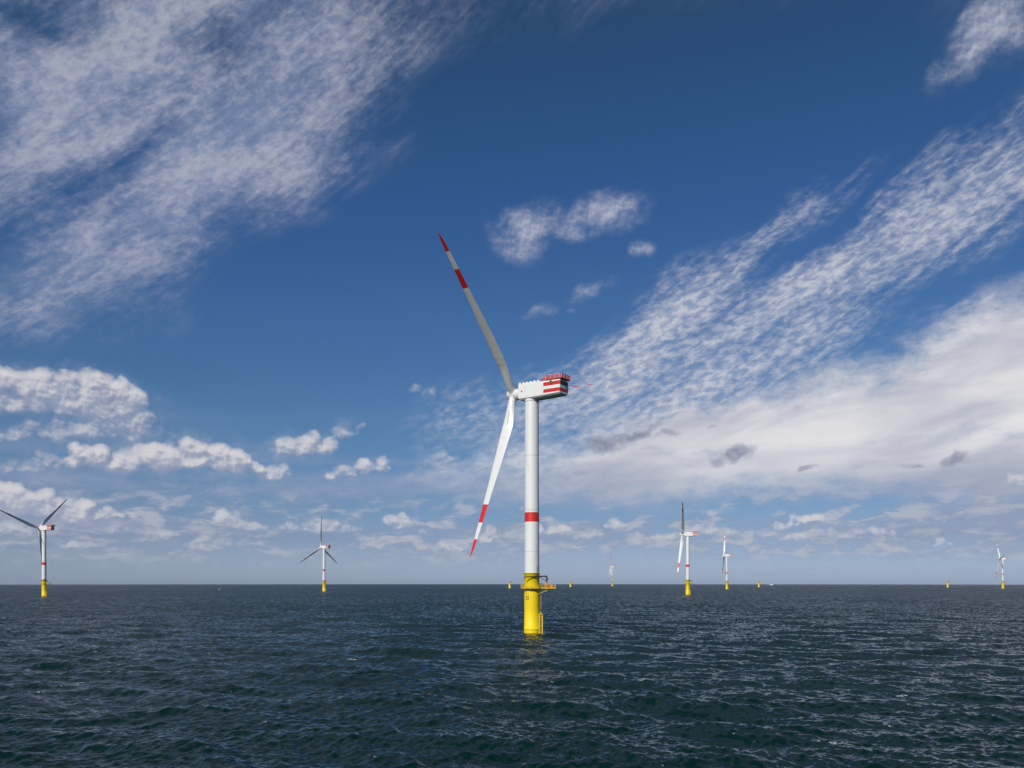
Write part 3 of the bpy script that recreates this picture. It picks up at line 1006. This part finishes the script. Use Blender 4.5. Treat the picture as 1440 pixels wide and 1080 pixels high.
def copy_tree(o, parent=None, skip=()):
    c = o.copy(); col.objects.link(c); c.parent = parent
    for ch in list(kids[o]) if o in kids else []:
        if ch.name.split('.')[0] not in skip:
            copy_tree(ch, c, skip)
    return c


G = 'wind turbines standing in the sea'
main = thing('wind_turbine', 'nearest and tallest white wind turbine with red banded blades on a yellow base', 'wind turbine', place(748, 1200 / 3.78), G)
foundation_parts(main); tower_part(main)
nacelle_parts(main, rad(35.3)); rotor_parts(main, rad(35.3), rad(14.3))
bpy.context.view_layer.update()
kids = {}
for o in list(bpy.data.objects):
    if o.parent:
        kids.setdefault(o.parent, []).append(o)

FARM = [(62, 1122, 16, 42, 'white turbine at the far left edge with one blade raised right and one reaching left'),
        (455.6, 1734, 29, 90, 'smaller turbine left of the tall one with one blade straight up and two spread down'),
        (967, 1266, 11, 17, 'second largest turbine right of the tall one, blades edge-on above and below the hub'),
        (1022, 2270, 18, 70, 'small turbine directly right of the edge-on one, short stub of a blade pointing left'),
        (860.8, 3954, 4, 118, 'tiniest white turbine far out on the horizon, between the tallest and the second largest'),
        (1410, 2595, 16, 52, 'small pale turbine near the right edge of the sea')]
_tmp = blade_mesh(6.0).build('blade')
WORKING = _tmp.data
bpy.data.objects.remove(_tmp)
for px, d, yaw, phi, label in FARM:
    t = copy_tree(main)
    t.location = place(px, d)
    t['label'] = label
    for ch in t.children_recursive:
        if ch.name.startswith('nacelle'):
            ch.rotation_euler = (0, 0, -rad(yaw))
        if ch.name.startswith('blade') and px < 500:
            ch.data = WORKING                       # these two run with the blades turned into the wind
        if ch.name.startswith('rotor_hub'):
            a = Vector((-math.cos(rad(yaw)) * math.cos(TILT), math.sin(rad(yaw)) * math.cos(TILT), math.sin(TILT)))
            ch.location = Vector((0, 0, HUB_Z)) + a * OVERHANG
            ch.rotation_euler = (Matrix.Rotation(-rad(yaw), 3, 'Z') @ Matrix.Rotation(TILT, 3, 'Y') @ Matrix.Rotation(rad(phi), 3, 'X')).to_euler()

G2 = 'bare yellow foundations waiting for towers'
bare = [(716.5, 2700, 'bare yellow foundation just left of the tall turbine on the horizon'),
        (802, 3300, 'tiny bare yellow foundation between the tall turbine and the tiniest turbine'),
        (1067, 3200, 'bare yellow foundation just left of the white ship'),
        (1332.5, 3100, 'bare yellow foundation alone left of the rightmost turbine')]
fproto = None
for px, d, label in bare:
    r = thing('turbine_foundation', label, 'foundation', place(px, d), G2)
    for ch in kids[main]:
        if ch.name.split('.')[0] in ('transition_piece', 'platform', 'davit_crane', 'boat_landing'):
            copy_tree(ch, r)
    if fproto is None:
        b = MB(); b.lathe([(R_TP + .2, TP_TOP), (R_TP + .25, TP_TOP + .5), (R_TP * .8, TP_TOP + 1.1), (R_TP * .2, TP_TOP + 1.5)], M_PALE, 32)
        fproto = b.build('weather_cover', r)
    else:
        c = fproto.copy(); col.objects.link(c); c.parent = r

# ------------------------------------------------------------------ white service ship on the horizon
sd = 4700.0
ship = thing('ship', 'small white ship on the horizon right of a bare yellow foundation', 'ship', place(1083.3, sd))
b = MB()
st_ = [(-16.5, .4, 4.6), (-14.5, 2.2, 4.2), (-11, 3.6, 3.4), (-4, 4.1, 2.7), (8, 4.1, 2.6), (14, 3.8, 2.7), (16, 3.3, 2.8)]
rows = []
for x, hw, zt in st_:
    rows.append([(x + (1.5 if x < -14 else 0), 0, -1.5), (x + (1 if x < -14 else 0), -hw * .8, -.8), (x, -hw, zt), (x, hw, zt), (x + (1 if x < -14 else 0), hw * .8, -.8)])
vs = [v for r in rows for v in r]
b.add(vs, [(i * 5 + k, i * 5 + (k + 1) % 5, (i + 1) * 5 + (k + 1) % 5, (i + 1) * 5 + k) for i in range(len(rows) - 1) for k in range(5)] + [(0, 1, 2, 3, 4), tuple(30 + k for k in (4, 3, 2, 1, 0))], M_HULL)
b.build('hull', ship)
b = MB()
b.box((-12.2, 0, 4.3), (5.0, 4.6, 1.5), M_NAC, bev=.2)
b.build('foredeck_house', ship)
b = MB()
b.box((5.5, 0, 4.5), (17, 7.4, 4.0), M_NAC, bev=.3); b.box((6.0, 0, 7.6), (11, 6.6, 2.4), M_NAC, bev=.3); b.box((5.5, 0, 9.6), (6, 5.4, 1.8), M_NAC, bev=.3)
sup = b.build('superstructure', ship)
b = MB()
for k in range(8):
    b.box((-1.2 + k * 1.9, -3.72, 5.2), (.9, .06, .7), M_BLACK)
for k in range(4):
    b.box((3.4 + k * 1.4, -2.73, 9.8), (1.1, .06, .7), M_BLACK)
b.build('window', sup)
b = MB(); b.tube([(7.0, 0, 10), (7.0, 0, 14)], .18, M_NAC, 8); b.box((7, 0, 12.6), (.3, 3.0, .25), M_NAC); b.build('mast', ship)

# ------------------------------------------------------------------ grey marker buoy, far left
buoy = thing('buoy', 'faint grey buoy floating far out between the two left turbines', 'buoy', place(308.5, 2050))
b = MB(); b.lathe([(.5, -.8), (1.5, -.3), (1.55, .5), (1.3, .8), (.4, .9)], M_SEAM, 20); b.build('float', buoy)
b = MB()
for k in range(3):
    t = rad(30 + k * 120)
    b.tube([(.9 * math.cos(t), .9 * math.sin(t), .8), (.22 * math.cos(t), .22 * math.sin(t), 3.6)], .09, M_SEAM, 6)
b.box((0, 0, 2.9), (1.5, .12, 1.3), M_SEAM, bev=.03); b.box((0, 0, 2.9), (.12, 1.5, 1.3), M_SEAM, bev=.03)
b.build('frame', buoy)
b = MB(); b.lathe([(.2, 3.6), (.24, 4.0), (.1, 4.15)], M_BLACK, 12); b.build('lantern', buoy)
# ------------------------------------------------------------------ sea air between here and the horizon
b = MB(); b.box((0, 0, 75.0), (34000, 34000, 190), M_NAC)
hz_ = b.build('haze')
hz_.data.materials.clear()
hm = bpy.data.materials.new('haze'); hm.use_nodes = True
hm.node_tree.nodes.clear()
pv = hm.node_tree.nodes.new('ShaderNodeVolumePrincipled')
pv.inputs['Color'].default_value = (.80, .87, 1.0, 1)
pv.inputs['Density'].default_value = 1.5e-5
pv.inputs['Anisotropy'].default_value = 0.0
ho = hm.node_tree.nodes.new('ShaderNodeOutputMaterial')
hm.node_tree.links.new(pv.outputs[0], ho.inputs['Volume'])
hz_.data.materials.append(hm)
hz_['kind'] = 'stuff'
